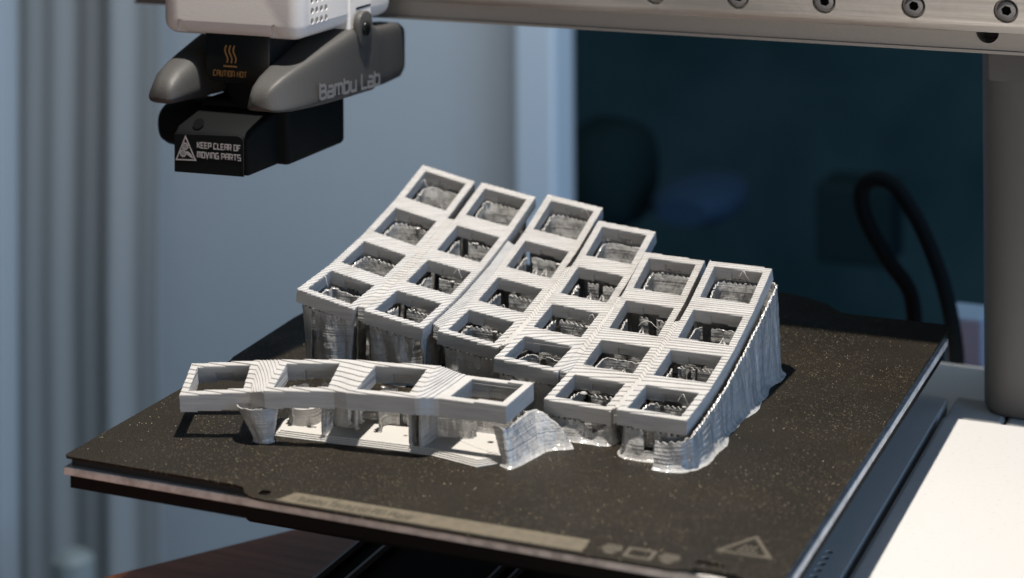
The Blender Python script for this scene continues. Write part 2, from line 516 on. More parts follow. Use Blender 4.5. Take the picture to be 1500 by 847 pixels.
tag(make("white_block", g, M_paleblue, bevel=1.5), "pale bluish block behind the plate's far right corner", "block")

# ------------------------------------------------------------------ heated bed and build plate
hb = thing("heated_bed", (0, 0, -8), "silver edged heated bed under the dark build plate", "printer bed")
g = G(); g.box(-90.6, 90.6, -90.4, 90.4, -2.75, -.62)
make("magnet_sheet", g, M_magnet, hb)
g = G(); g.box(-92, 92, -92, 93, -4.75, -2.76)
make("bed_plate", g, M_alu, hb, bevel=.25)
g = G(); g.box(-90.8, 90.8, -90.8, 91, -8.2, -4.76)
make("insulation", g, M_carr, hb)
g = G(); g.box(-60, 60, -60, 60, -24, -8.3)
make("bed_carriage", g, M_carr, hb, bevel=2)

bp = thing("build_plate", (0, 0, -.6), "dark speckled textured build plate under the grey print", "build plate")
out = [(-92, -91), (-91, -92), (-42.5, -92), (-40, -92.8), (-38, -95.5), (-35, -97.2), (-32, -97.6), (69, -97.6), (71.5, -96.6), (73, -95.2), (82, -94.8), (84, -96.2), (88.5, -96.6), (90.8, -95.4), (92, -93),
       (92, 95), (90, 97.4), (60, 97.4), (57, 99), (52, 105), (45, 109.4), (36, 112), (-60, 112), (-70, 104), (-76, 98), (-94, 97), (-95.3, 30), (-93.8, 5), (-92.9, -10), (-92.1, -12.5)]
hole = G(); hole.cyl((-33.6, -93.6, -2), (0, 0, 1), 1.5, 4, n=20)
hole.prism(sup(75.3, -91.6, 3.4, .8, 3, 16), (0, 0, 1), 4, org=(0, 0, -2))
g = G(); g.prism(out, (0, 0, 1), .58, org=(0, 0, -.58))
make("sheet", g, M_pei, bp, cuts=hole)
g = G(); g.prism([(-29, -96.6), (47.6, -96.3), (47.2, -89.9), (-26.6, -90.8)], (0, 0, 1), .02, org=(0, 0, .002))
st = make("printed_strip", g, M_strip, bp)
g = G(); text(g, "Bambu Textured PEI Plate", 2.7, (-24, -95.2, .022), (1, 0, 0), (0, 1, 0), (0, 0, 1), weight=.16, fit=29, lift=0)
make("lettering", g, M_darkink, st)
ex, ey, ez = (1, 0, 0), (0, 1, 0), (0, 0, 1)
def icon(build):
    g = G(); build(g)
    return make("printed_icon", g, M_icon, bp)
def nozzle(x):
    def f(g):
        g.prism([(x - 1.9, -90.2), (x + 1.9, -90.2), (x + 1.9, -91.2), (x - 1.9, -91.2)][::-1], ez, .02, org=(0, 0, .002))
        g.prism([(x - 2.3, -91.5), (x + 2.3, -91.5), (x + 2.3, -93), (x - 2.3, -93)][::-1], ez, .02, org=(0, 0, .002))
        g.prism([(x - 1.9, -93.4), (x + 1.9, -93.4), (x + .7, -95), (x - .7, -95)][::-1], ez, .02, org=(0, 0, .002))
    return f
icon(nozzle(53.2)); icon(nozzle(66.4))
icon(lambda g: ribbon(g, [(56.9, -94.6), (62.6, -94.6), (62.6, -90.4), (56.9, -90.4), (56.9, -94.6)], 1.0, (0, 0, .002), ex, ey, ez, 0, .02))
def warn(g):
    ribbon(g, [(75, -84.3), (86.6, -84.0), (80.8, -74.4), (75, -84.3)], .95, (0, 0, .002), ex, ey, ez, 0, .02)
    ribbon(g, [(78.6, -82.4), (83.4, -82.4)], .7, (0, 0, .002), ex, ey, ez, 0, .02)
    for k in (-1.2, 0, 1.2):
        ribbon(g, [(80.9 + k, -81.6), (80.5 + k, -80.8), (81.3 + k, -80), (80.9 + k, -79.2)], .45, (0, 0, .002), ex, ey, ez, 0, .02)
icon(warn)

# ------------------------------------------------------------------ the print: sliced into real layers
H = 0.30                     # layer height
jit = {}
EDG = [(0, 1), (1, 2), (2, 3), (3, 0), (4, 5), (5, 6), (6, 7), (7, 4), (0, 4), (1, 5), (2, 6), (3, 7)]
FACE = [{0, 1, 2, 3}, {4, 5, 6, 7}, {0, 8, 4, 9}, {1, 9, 5, 10}, {2, 10, 6, 11}, {3, 11, 7, 8}]   # bottom, top, sides 0..3 as edge sets
def under(pts, ids, free, d_):
    """outline drawn in by d_ along its free edges: the rounded shoulder of each bead of plastic"""
    n = len(pts)
    e = np.roll(pts, -1, 0) - pts
    ln = np.linalg.norm(e, axis=1)
    nr = np.stack([-e[:, 1], e[:, 0]], 1) / np.maximum(ln, 1e-9)[:, None]
    dd = np.zeros(n)
    for i in range(n):
        for f in range(6):
            if ids[i] in FACE[f] and ids[(i + 1) % n] in FACE[f]:
                dd[i] = d_ if f < 2 or free[f - 2] else 0.0
    c = pts.mean(0)
    out_ = []
    for i in range(n):
        a, b_, da, db = nr[i - 1], nr[i], dd[i - 1], dd[i]
        det = a[0] * b_[1] - a[1] * b_[0]
        if abs(det) > .15:
            v_ = np.array([da * b_[1] - db * a[1], a[0] * db - b_[0] * da]) / det
        else:
            v_ = (a * da + b_ * db) / 2
        lim = min(.45 * np.linalg.norm(c - pts[i]), .5)
        l_ = np.linalg.norm(v_)
        if l_ > lim:
            v_ = v_ * lim / l_
        out_.append(pts[i] + v_)
    return np.array(out_)
def slab(g, b, t, free=(True, True, True, True)):
    """stack of layer prisms that fills the hexahedron with bottom corners b and top corners t"""
    P_ = np.array(list(b) + list(t), float)
    k0, k1 = int(math.floor(P_[:, 2].min() / H)), int(math.ceil(P_[:, 2].max() / H))
    for k in range(k0, k1):
        z = (k + .5) * H
        pts, ids = [], []
        for q_, (a, c) in enumerate(EDG):
            za, zc = P_[a, 2], P_[c, 2]
            if (za - z) * (zc - z) < 0:
                s_ = (z - za) / (zc - za)
                pts.append(P_[a, :2] + (P_[c, :2] - P_[a, :2]) * s_)
                ids.append(q_)
        if len(pts) < 3:
            continue
        pts = np.array(pts)
        c = pts.mean(0)
        order = np.argsort(np.arctan2(pts[:, 1] - c[1], pts[:, 0] - c[0]))
        pts = pts[order]
        ids = [ids[o] for o in order]
        if k not in jit:
            jit[k] = rng.normal(0, .022, 2)
        pts = pts + jit[k]
        n = len(pts)
        low = under(pts, ids, free, .075)
        g.add([(p[0], p[1], k * H) for p in pts] + [(p[0], p[1], (k + .35) * H) for p in pts] + [(p[0], p[1], (k + 1) * H) for p in low],
              [tuple(range(n))[::-1], tuple(range(2 * n, 3 * n))] + [(i + o, (i + 1) % n + o, n + (i + 1) % n + o, n + i + o) for o in (0, n) for i in range(n)])

HOLE, RIM, PITCH, T = 7.0, 9.1, 19.72, 3.9
COLS = [[-59.1886, -6.896, 23.0099, 0.2092, 0.1125, 0.1005, 0.0107], [-38.4943, -6.2893, 19.6216, 0.1636, 0.1226, 0.0913, 0.0083],
        [-18.3308, -1.5472, 15.1946, 0.1427, 0.1276, 0.1044, 0.0032], [2.6635, -11.0244, 13.4263, 0.085, 0.1014, 0.1011, -0.002],
        [22.7618, -25.3957, 10.1015, 0.0374, 0.1045, 0.0974, -0.0078], [44.4179, -30.8971, 12.0083, 0.0192, 0.0963, 0.0955, -0.0064]]
THUMB = [[-67.3308, -58.4375, 12.2094, 0.3884, -0.050, 0.1155], [-43.3778, -55.254, 14.8504, 0.2648, -0.045, 0.1129],
         [-20.8212, -51.7675, 15.6422, 0.1239, -0.0231, 0.1107], [3.2559, -46.745, 14.2317, 0.0175, -0.011, -0.0015]]
def rotm(yaw_, phi, th):
    Rz = np.array([[math.cos(yaw_), -math.sin(yaw_), 0], [math.sin(yaw_), math.cos(yaw_), 0], [0, 0, 1]])
    Ry = np.array([[math.cos(phi), 0, math.sin(phi)], [0, 1, 0], [-math.sin(phi), 0, math.cos(phi)]])
    Rx = np.array([[1, 0, 0], [0, math.cos(th), -math.sin(th)], [0, math.sin(th), math.cos(th)]])
    return Rz @ Ry @ Rx
class Key:
    def __init__(self, c, R_):
        self.c, self.R = np.array(c, float), R_
    def p(self, u, w, n=0.0):
        return self.c + self.R @ np.array([u, w, n], float)
KEYS = {}
for j, (x, y, z, phi, th, dth, yw) in enumerate(COLS):
    ths = [th + dth * i for i in range(4)]
    pos = np.zeros(2)
    R0 = rotm(yw, phi, 0)
    for i in range(4):
        if i:
            pos = pos + PITCH / 2 * np.array([math.cos(ths[i - 1]), math.sin(ths[i - 1])]) + PITCH / 2 * np.array([math.cos(ths[i]), math.sin(ths[i])])
        KEYS[j, i] = Key(np.array([x, y, z]) + R0 @ np.array([0, pos[0], pos[1]]), rotm(yw, phi, ths[i]))

def socket(g, key, T, lo_t, lo_b, hi_t, hi_b, U=RIM, hole=HOLE, lo_free=True, hi_free=True, l_free=True, r_free=True):
    """lo_*/hi_*: functions u -> 3D point on the front / back boundary at the top / bottom of the frame"""
    top = lambda u, w: key.p(u, w, 0)
    bot = lambda u, w: key.p(u, w, -T)
    mid = lambda u, w: key.p(u, w, -T * .42)
    for a, b_ in ((-U, -hole), (hole, U)):      # side bars
        slab(g, [bot(a, -hole), bot(b_, -hole), bot(b_, hole), bot(a, hole)], [top(a, -hole), top(b_, -hole), top(b_, hole), top(a, hole)], (False, b_ < 0 or r_free, False, a > 0 or l_free))
    cuts_ = [-U, -hole, -2.4, 2.4, hole, U]
    for a, b_ in zip(cuts_[:-1], cuts_[1:]):
        for sgn, ft, fb in ((-1, lo_t, lo_b), (1, hi_t, hi_b)):
            w = sgn * hole
            if a == -2.4:                       # clip notch in the lower half of the wall
                w2 = sgn * (hole + .8)
                fm = lambda u: ft(u) + (fb(u) - ft(u)) * .42
                q_ = ([mid(a, w), mid(b_, w), fm(b_), fm(a)], [top(a, w), top(b_, w), ft(b_), ft(a)])
                fl_ = (True, False, lo_free if sgn < 0 else hi_free, False)
                slab(g, *q_, fl_)
                slab(g, [bot(a, w2), bot(b_, w2), fb(b_), fb(a)], [mid(a, w2), mid(b_, w2), fm(b_), fm(a)], fl_)
            else:
                slab(g, [bot(a, w), bot(b_, w), fb(b_), fb(a)], [top(a, w), top(b_, w), ft(b_), ft(a)],
                     (-hole <= a and b_ <= hole, b_ == U and r_free, lo_free if sgn < 0 else hi_free, a == -U and l_free))

kb = thing("printed_keyboard", (0, 0, 0), "light grey 3D printed half keyboard frame with its supports on the build plate", "keyboard frame")
def avgp(a, b_):
    return lambda u: (a(u) + b_(u)) / 2
colname = ["leftmost", "second", "third", "fourth", "fifth", "rightmost"]
for j in range(6):
    for i in range(4):
        k = KEYS[j, i]
        if i == 0:
            lt, lb = (lambda u, k=k: k.p(u, -RIM, 0)), (lambda u, k=k: k.p(u, -RIM, -T))
        else:
            p_ = KEYS[j, i - 1]
            lt = avgp(lambda u, k=k: k.p(u, -PITCH / 2, 0), lambda u, p_=p_: p_.p(u, PITCH / 2, 0))
            lb = avgp(lambda u, k=k: k.p(u, -PITCH / 2, -T), lambda u, p_=p_: p_.p(u, PITCH / 2, -T))
        if i == 3:
            ht, hb_ = (lambda u, k=k: k.p(u, RIM, 0)), (lambda u, k=k: k.p(u, RIM, -T))
        else:
            n_ = KEYS[j, i + 1]
            ht = avgp(lambda u, k=k: k.p(u, PITCH / 2, 0), lambda u, n_=n_: n_.p(u, -PITCH / 2, 0))
            hb_ = avgp(lambda u, k=k: k.p(u, PITCH / 2, -T), lambda u, n_=n_: n_.p(u, -PITCH / 2, -T))
        g = G(); socket(g, k, T, lt, lb, ht, hb_, lo_free=i == 0, hi_free=i == 3)
        make("key_socket", g, M_print, kb, fixn=False)

# webs that bridge neighbouring columns
def edge(j, u):
    pts = [KEYS[j, 0].p(u, -RIM)]
    for i in range(3):
        pts.append(KEYS[j, i].p(u, PITCH / 2))
    pts.append(KEYS[j, 3].p(u, RIM))
    pts = np.array(pts)
    return lambda y: np.array([np.interp(y, pts[:, 1], pts[:, 0]), y, np.interp(y, pts[:, 1], pts[:, 2])])
for j, y1 in ((0, 41), (1, 40), (2, 36), (3, 24), (4, 13.5)):
    ea, eb = edge(j, RIM), edge(j + 1, -RIM)
    y0 = max(KEYS[j, 0].p(RIM, -RIM)[1], KEYS[j + 1, 0].p(-RIM, -RIM)[1]) + 1.6
    ys = np.linspace(y0, y1, 9)
    g = G()
    for a, b_ in zip(ys[:-1], ys[1:]):
        c4 = []
        for y, e_, first in ((a, ea, True), (a, eb, False), (b_, eb, False), (b_, ea, True)):
            p = e_(y)
            if first:
                p[2] = min(p[2], eb(y)[2] + 1.1)
            else:
                p[2] = min(p[2], ea(y)[2] + 1.1)
            c4.append(p)
        slab(g, [p - np.array([0, 0, T]) for p in c4], c4, (a == ys[0], False, b_ == ys[-1], False))
    make("column_web", g, M_print, kb, fixn=False)

# thumb cluster: four sockets in an arc, with wide flat webs between them
TT = 4.5
TK = [Key(v_[:3], rotm(v_[3], v_[4], v_[5])) for v_ in THUMB]
for i, k in enumerate(TK):
    bw = 9.3 if i < 3 else 9.0
    fw = -9.3 if i < 3 else -9.4
    g = G()
    socket(g, k, TT, lambda u, k=k: k.p(u, fw, 0), lambda u, k=k: k.p(u, fw, -TT), lambda u, k=k: k.p(u, bw, 0), lambda u, k=k: k.p(u, bw, -TT), U=9.0, l_free=i == 0, r_free=i == 3)
    make("key_socket", g, M_print, kb, fixn=False)
    if i < 3:
        m_ = TK[i + 1]
        bw2 = 9.3 if i + 1 < 3 else 9.0
        fw2 = -9.3 if i + 1 < 3 else -9.4
        g = G()
        ws = np.linspace(0, 1, 4)
        ns = 5
        def pt(s, t, n):
            a = k.p(9.0, fw + (bw - fw) * t, n); b_ = m_.p(-9.0, fw2 + (bw2 - fw2) * t, n)
            ta = k.R[:, 0] * 3.2; tb = m_.R[:, 0] * 3.2
            h00, h10, h01, h11 = 2*s**3-3*s**2+1, s**3-2*s**2+s, -2*s**3+3*s**2, s**3-s**2
            kk = 0.0 if i < 2 else 1.0
            return (h00 * a + h10 * ta * 2 + h01 * b_ + h11 * tb * 2) * kk + (a + (b_ - a) * s) * (1 - kk)
        for a, b_ in zip(ws[:-1], ws[1:]):
            for s0, s1 in zip(np.linspace(0, 1, ns + 1)[:-1], np.linspace(0, 1, ns + 1)[1:]):
                slab(g, [pt(s0, a, -TT), pt(s1, a, -TT), pt(s1, b_, -TT), pt(s0, b_, -TT)], [pt(s0, a, 0), pt(s1, a, 0), pt(s1, b_, 0), pt(s0, b_, 0)], (a == 0, False, b_ == 1, False))
        make("thumb_web", g, M_print, kb, fixn=False)

# ------------------------------------------------------------------ supports: thin single-wall sheets
def sheet(g, top, bot, ztop, closed, zbot=0.0, lumps=0, th=.45, dz=.7, fold=.5, seed=0, slits=(), teeth=True, brim=1.2, rough=.35, ctr=None):
    """vertical sheet from plan curve bot (at zbot) up to plan curve top (at heights ztop)"""
    r = random.Random(seed)
    top, bot, ztop = np.array(top, float), np.array(bot, float), np.array(ztop, float)
    N = len(top)
    nx = np.roll(top, -1, 0) - np.roll(top, 1, 0)
    if not closed:
        nx[0] = top[1] - top[0]; nx[-1] = top[-1] - top[-2]
    nx /= np.linalg.norm(nx, axis=1)[:, None] + 1e-9
    nor = np.stack([nx[:, 1], -nx[:, 0]], 1)
    seg = np.linalg.norm(np.diff(top, axis=0), axis=1)
    s = np.concatenate([[0], np.cumsum(seg)])
    L = s[-1] + (np.linalg.norm(top[0] - top[-1]) if closed else 0)
    ph = [r.uniform(0, 6.28) for _ in range(8)]
    fr = [max(1, round(L / r.uniform(6, 11))), max(1, round(L / r.uniform(11, 20))), max(1, round(L / r.uniform(2.5, 4)))]
    tt = s / L * 2 * math.pi
    lean = r.uniform(-1.6, 1.6)
    crease = lambda a: 2 * np.abs(np.sin(a / 2)) ** .7 - 1.1
    fold_at = lambda v, p0, p1: crease(tt * fr[0] + p0 + lean * v) + .8 * np.sin(tt * fr[1] + p1 - .7 * lean * v)
    f3 = np.sin(tt * fr[2] + ph[4])
    zt = ztop.copy()
    rag = np.array([r.uniform(0, 1) for _ in range(N)])
    if teeth:
        per = 1.9 if not closed else 1.45
        cell_ = np.floor(s / per).astype(int)
        hi_ = np.array([r.uniform(.0, .25) for _ in range(cell_.max() + 2)])[cell_]
        lo_ = np.array([r.uniform(.45, .75) for _ in range(cell_.max() + 2)])[cell_]
        tooth = np.where((s / per) % 1.0 < .5, hi_, lo_)
        zt = zt - .75
    else:
        low = .5 + .5 * np.sin(tt * fr[0] + ph[5]) * np.sin(tt * fr[1] * 1.7 + ph[6])
        zt = zt - .2 - rough * (low * 1.6 + rag * .8)
    zmax = float(zt.max())
    nz = max(4, int((zmax - zbot) / dz))
    rows = []
    vv = np.concatenate([[0, .03], np.linspace(.06, 1, nz)] + ([[1.0]] if teeth else []))
    for v in vv:
        e = v
        pos = bot * (1 - e) + top * e
        amp = fold * (math.sin(math.pi * min(v, .95)) * .9 + .25)
        off = amp * ((1 - v) * fold_at(v, ph[0], ph[1]) + v * .6 * fold_at(v, ph[0] + .6, ph[3])) * .5 + .05 * f3
        z = zbot + (zt - zbot) * v
        if teeth and len(rows) == len(vv) - 1:
            z = z + .75 - tooth
        off = off + brim * np.exp(-(z - zbot) / .55)
        lay = np.array([math.sin(v * 40 + ph[7]) * .04] * N)
        pos = pos + nor * (off + lay)[:, None]
        rows.append(np.concatenate([pos, z[:, None]], 1))
    R = len(rows)
    o_ = [np.concatenate([rw[:, :2] + nor * th / 2, rw[:, 2:]], 1) for rw in rows]
    i_ = [np.concatenate([rw[:, :2] - nor * th / 2, rw[:, 2:]], 1) for rw in rows]
    base = R * N
    vs_ = [tuple(p) for rw in o_ for p in rw] + [tuple(p) for rw in i_ for p in rw]
    fs_ = []
    C = N if closed else N - 1
    def keep(a, c):
        if a < 0 or a >= R - 1:
            return False
        if not closed and (c < 0 or c >= C):
            return False
        c = c % C
        for s0, w0, w1, v0, v1 in slits:
            v = vv[a]
            if v0 <= v <= v1:
                w = w0 + (w1 - w0) * (v - v0) / max(v1 - v0, 1e-6)
                dd = abs((c / C - s0 + .5) % 1 - .5)
                if dd < w / 2:
                    return False
        return True
    for a in range(R - 1):
        for c in range(C):
            if not keep(a, c):
                continue
            d_ = (c + 1) % N
            A, B, D, E2 = a * N + c, a * N + d_, (a + 1) * N + d_, (a + 1) * N + c
            fs_.append((A, B, D, E2))
            fs_.append((base + B, base + A, base + E2, base + D))
            if not keep(a + 1, c):
                fs_.append((E2, D, base + D, base + E2))
            if not keep(a - 1, c):
                fs_.append((B, A, base + A, base + B))
            if not keep(a, c + 1):
                fs_.append((B, base + B, base + D, D))
            if not keep(a, c - 1):
                fs_.append((A, E2, base + E2, base + A))
    g.add(vs_, fs_)
    for _ in range(lumps):                      # beads of plastic along the ragged top edge
        c = r.randrange(N)
        q_ = rows[-1][c]
        rr = r.uniform(.35, .75)
        rings = []
        for a in (-.8, -.3, .3, .8):
            w_ = rr * math.cos(a * 1.1) * r.uniform(.8, 1.15)
            rings.append([(q_[0] + w_ * 1.3 * math.cos(b_) , q_[1] + w_ * math.sin(b_), q_[2] + rr * .6 * a) for b_ in np.linspace(0, 2 * math.pi, 7)[:-1]])
        g.loft(rings)

def ring_uv(rad, n, N):
    return [(rad * math.copysign(abs(math.cos(a)) ** (2 / n), math.cos(a)), rad * math.copysign(abs(math.sin(a)) ** (2 / n), math.sin(a)))
            for a in [2 * math.pi * (i + .5) / N for i in range(N)]]
def resample(pts, step, closed=True):
    P_ = np.array(pts + ([pts[0]] if closed else []), float)
    s = np.concatenate([[0], np.cumsum(np.linalg.norm(np.diff(P_, axis=0), axis=1))])
    n = int(s[-1] / step)
    q_ = np.linspace(0, s[-1], n + (0 if closed else 1), endpoint=not closed)
    return np.stack([np.interp(q_, s, P_[:, k]) for k in range(P_.shape[1])], 1)

def key_support(key, T_, seed, slits=(), shrink=(.9, 1.0), rad=8.15, fold=.6, teeth=True, brim=1.0, name="support", bshift=(0, 0), lumps=0):
    r = random.Random(seed * 13 + 5)
    uv = resample(ring_uv(rad, 6, 96), .36)
    P3 = np.array([key.p(u, w, -T_ - .12) for u, w in uv])
    c2 = key.p(0, 0, -T_)[:2]
    sx, sy = r.uniform(*shrink), r.uniform(*shrink)
    bot = c2 + (P3[:, :2] - c2) * np.array([sx, sy]) + np.array(bshift)
    g = G()
    sheet(g, P3[:, :2], bot, P3[:, 2], True, fold=fold, seed=seed, slits=slits, teeth=teeth, brim=brim, lumps=lumps)
    return make(name, g, M_support, kb, fixn=False, smooth=70)

sl = lambda s0, w0, w1, v0=0.0, v1=1.0: (s0, w0, w1, v0, v1)
# back wall of a support is a quarter of the way round the loop (s = .25); left is .5, front .75
SL = {(1, 2): [sl(.295, .035, .06)], (1, 1): [sl(.285, .07, .045)], (1, 0): [sl(.30, .07, .05), sl(.82, .10, .02)],
      (2, 2): [sl(.325, .07, .05)], (2, 1): [sl(.30, .075, .05)], (2, 0): [sl(.93, .12, .04)],
      (3, 2): [sl(.32, .09, .07), sl(.20, .05, .03)], (3, 1): [sl(.315, .05, .03)], (3, 0): [sl(.235, .05, .05), sl(.70, .0, .10, .4, 1.0)],
      (4, 2): [sl(.32, .09, .10), sl(.19, .06, .06)], (4, 0): [sl(.27, .05, .04), sl(.77, .0, .10, .45, 1.0)],
      (5, 2): [sl(.275, .05, .05)], (5, 1): [sl(.335, .04, .05), sl(.25, .05, .04), sl(.20, .03, .02)], (5, 0): [sl(.26, .05, .02), sl(.69, .03, .05, .3, 1.0)],
      (0, 0): [sl(.645, .05, .012), sl(.86, .05, .02)], (0, 1): [sl(.60, .03, .02)]}
for (j, i), k in KEYS.items():
    key_support(k, T, 100 + 10 * j + i, [t for t in SL.get((j, i), ()) if t[0] < .45], shrink=(.92, 1.06), rad=6.25, fold=.85, brim=.6, teeth=(i * 2 + j) % 3 > 0, lumps=5)
    if i in (0, 3) or j == 0:
        key_support(k, T, 300 + 10 * j + i, [t for t in SL.get((j, i), ()) if t[0] > .45] + ([sl(.22, .40, .42)] if i == 0 and j else [sl(.0, .22, .22)]), shrink=(1.0, 1.06) if i == 0 and j > 3 else (.82, .98) if i == 0 else (.92, 1.0),
                    rad=8.5, fold=(1.0 if j > 3 else 1.5) if i == 0 else .8, brim=1.0, lumps=4,
                    bshift=(.4, -1.0) if (i == 0 and j == 4) else (.3, -.9) if (i == 0 and j == 5) else (0, 0))
# loose inner fins seen standing inside some sockets
for (j, i), u0, wdt in (((2, 2), 1.0, 3.6), ((3, 2), 1.6, 4.2), ((3, 2), -2.2, 3.0), ((4, 2), -1.5, 3.2), ((2, 2), -2.0, 2.6), ((5, 1), -3.5, 2.8), ((5, 1), .2, 2.8), ((5, 2), 2.0, 4.4),
                        ((4, 0), -2.2, 3.2), ((5, 0), -3.2, 3.4), ((5, 0), 1.0, 3.6), ((3, 0), -2.0, 4.6), ((4, 1), -3.0, 3.0), ((4, 1), .6, 3.0), ((4, 1), 3.6, 2.6)):
    k = KEYS[j, i]
    t_ = np.linspace(-.5, .5, 9)
    P3 = np.array([k.p(u0 + a * wdt * .45, 2.2 + 1.2 * math.cos(a * 4), -T - .8 - 3.4 * abs(a)) for a in t_])
    bt = np.array([k.p(u0 + a * wdt * 1.5, 1.6 + 2.0 * math.cos(a * 4), -T)[:2] for a in t_])
    g = G()
    sheet(g, P3[:, :2], bt, P3[:, 2], False, fold=.25, seed=int(700 + j * 31 + i * 7 + u0 * 3), teeth=False, brim=.4, th=.5)
    make("support_fin", g, M_support, kb, fixn=False, smooth=70)

# long curtain wall along the right side
y_ = [-43.4, -43.8, -43.0, -41.0, -36, -28, -20, -10, 0, 10, 20, 30, 35.6, 38.5, 39.5]
x_ = [46.5, 50.0, 53.2, 55.0, 55.3, 55.2, 55.4, 55.3, 55.2, 55.5, 55.6, 55.6, 55.2, 53.0, 49.0]
z_ = [6.3, 6.6, 7.2, 8.0, 8.7, 9.4, 10.4, 12.0, 14.4, 17.4, 20.4, 23.2, 24.6, 25.0, 25.2]
top3 = resample([(a, b_, c) for a, b_, c in zip(x_, y_, z_)], .32, closed=False)
bot2 = top3[:, :2].copy()
yy = top3[:, 1]
bot2[:, 0] += .9 + .7 * np.sin(yy * .19 + .6) + .35 * np.sin(yy * .47) 
bot2[:, 1] += np.where(yy < -42, -.6, 0) - .5 * np.clip((yy - 30) / 9, 0, 1)
g = G(); sheet(g, top3[:, :2], bot2, top3[:, 2], False, fold=.6, seed=41, teeth=True, brim=1.3, dz=.6)
make("support_wall", g, M_support, kb, fixn=False, smooth=70)
# thin wavy skirt left on the plate round its foot
# sheet that sweeps from the thumb cluster to the front columns
top3 = resample([(8.6, -55.2, 9.3), (11.6, -56.6, 9.3), (12.7, -55.0, 9.5), (12.9, -50, 9.6), (13.0, -45, 9.7), (13.6, -41.0, 9.7), (15.6, -39.6, 8.6), (18.0, -39.2, 7.0), (20.4, -38.8, 4.6), (22.4, -38.4, 1.6)], .45, closed=False)
bot2 = resample([(11.4, -55.8), (13.8, -57.4), (15.0, -54.6), (15.8, -50.5), (16.6, -46.4), (17.8, -43.4), (19.6, -41.6), (21.2, -40.6), (22.4, -40.0), (23.6, -39.0)], .1, closed=False)
bot2 = bot2[np.linspace(0, len(bot2) - 1, len(top3)).astype(int)]
g = G(); sheet(g, top3[:, :2], bot2, top3[:, 2], False, fold=.35, seed=52, teeth=False, brim=.9, dz=.45)
make("support_wall", g, M_support, kb, fixn=False, smooth=70)
# crumpled cone under the outer thumb socket
c0 = TK[1].p(-12.2, -6.0, -TT)
N = 46
ang = np.linspace(0, 2 * math.pi, N, endpoint=False)
top2 = np.stack([c0[0] + 5.6 * np.cos(ang) * (1 + .10 * np.sin(3 * ang)), c0[1] + 4.0 * np.sin(ang)], 1)
bot2 = np.stack([c0[0] + 2.4 + 2.0 * np.cos(ang), c0[1] - .4 + 1.4 * np.sin(ang)], 1)
g = G(); sheet(g, top2, bot2, np.full(N, c0[2] + .25) + .35 * np.cos(ang), True, fold=.5, seed=63, teeth=False, brim=.7, dz=.45, rough=.3)
make("support", g, M_support, kb, fixn=False, smooth=70)
# supports under the thumb sockets
for i, rad in ((1, 6.0), (2, 6.2), (3, 6.6)):
    k = TK[i]
    uv = resample(ring_uv(rad, 5, 90), .6)
    P3 = np.array([k.p(u + (1.2 if i == 2 else .6), w * .55 + 4.0, -TT - .1) for u, w in uv])
    c2 = k.p(0, 3.0)[:2]
    g = G(); sheet(g, P3[:, :2], c2 + (P3[:, :2] - c2) * .86, P3[:, 2], True, zbot=1.1, fold=.5, seed=80 + i, slits=[sl(.70, .22, .30), sl(.93, .06, .10), sl(.22, .05, .08)], teeth=False, brim=.5, dz=.5, rough=.6, lumps=9)
    make("support", g, M_support, kb, fixn=False, smooth=70)
# hanging drips
for px, py, zt_, zb_ in ((-33.0, -52.5, 9.8, 2.6), (-31.2, -52.0, 9.8, 1.5), (-30.2, -51.6, 9.6, 3.4)):
    g = G(); g.tube([(px, py, zt_), (px + .3, py, (zt_ + zb_) / 2), (px + .1, py + .2, zb_ + .8), (px + .8, py, zb_)], .55, 8, r_end=.8)
    make("plastic_drip", g, M_support, kb, smooth=70)

# low printed floor under the thumb cluster: stepped rim, dividers, back ledge and a round boss
fl = [(-50.5, -60.6), (-40, -60.0), (-25, -58.6), (-8, -57.6), (6.5, -60.6), (12.4, -54.4), (13.0, -40), (8, -34.5), (-30, -33), (-52, -38), (-53.5, -50)]
def inset(poly, d_):
    out_ = []
    k = len(poly)
    for i in range(k):
        p0, p1, p2 = Vector(poly[i - 1]), Vector(poly[i]), Vector(poly[(i + 1) % k])
        a, b_ = (p1 - p0).normalized(), (p2 - p1).normalized()
        n_ = Vector((-a.y, a.x)) + Vector((-b_.y, b_.x))
        n_ = n_ / max(n_.length_squared, .4) * 2
        out_.append(tuple(p1 + n_ * d_))
    return out_
for lv in range(4):
    g = G(); g.prism(inset(fl, .55 * lv), ez, .30 if lv else .28, org=(0, 0, .30 * lv + (.02 if lv == 0 else 0)))
    make("floor_layer", g, M_floor, kb)
def divider(name, pts, z0, zt, th=.6):
    g = G()
    P_ = resample([(a, b_, c) for (a, b_), c in zip(pts, zt)], .6, closed=False)
    sheet(g, P_[:, :2], P_[:, :2], P_[:, 2], False, zbot=z0, th=th, fold=.10, seed=len(name) + int(pts[0][0]), teeth=False, brim=.35, dz=.5, rough=.1)
    return make(name, g, M_support, kb, fixn=False, smooth=70)
divider("divider_wall", [(-37.2, -58.6), (-37.6, -55), (-38.6, -50), (-39, -44), (-38, -38)], 1.2, [9.2, 9.8, 10.3, 10.8, 11])
divider("divider_wall", [(-13.6, -56.6), (-13.4, -52), (-13.6, -46), (-14, -40)], 1.2, [9.6, 10.0, 10.6, 11])
divider("divider_wall", [(-10.8, -56.4), (-10.6, -52), (-10.4, -46), (-10.2, -40)], 1.2, [9.4, 9.8, 10.4, 10.8])
divider("divider_wall", [(-10.6, -47.5), (-6, -46.8), (-2.4, -46.2), (-1.2, -44)], 1.2, [8.6, 8.8, 9.0, 9.0])
divider("divider_wall", [(-38.0, -50), (-34.5, -50.4), (-31.5, -49.8)], 1.2, [10, 10, 9.8])
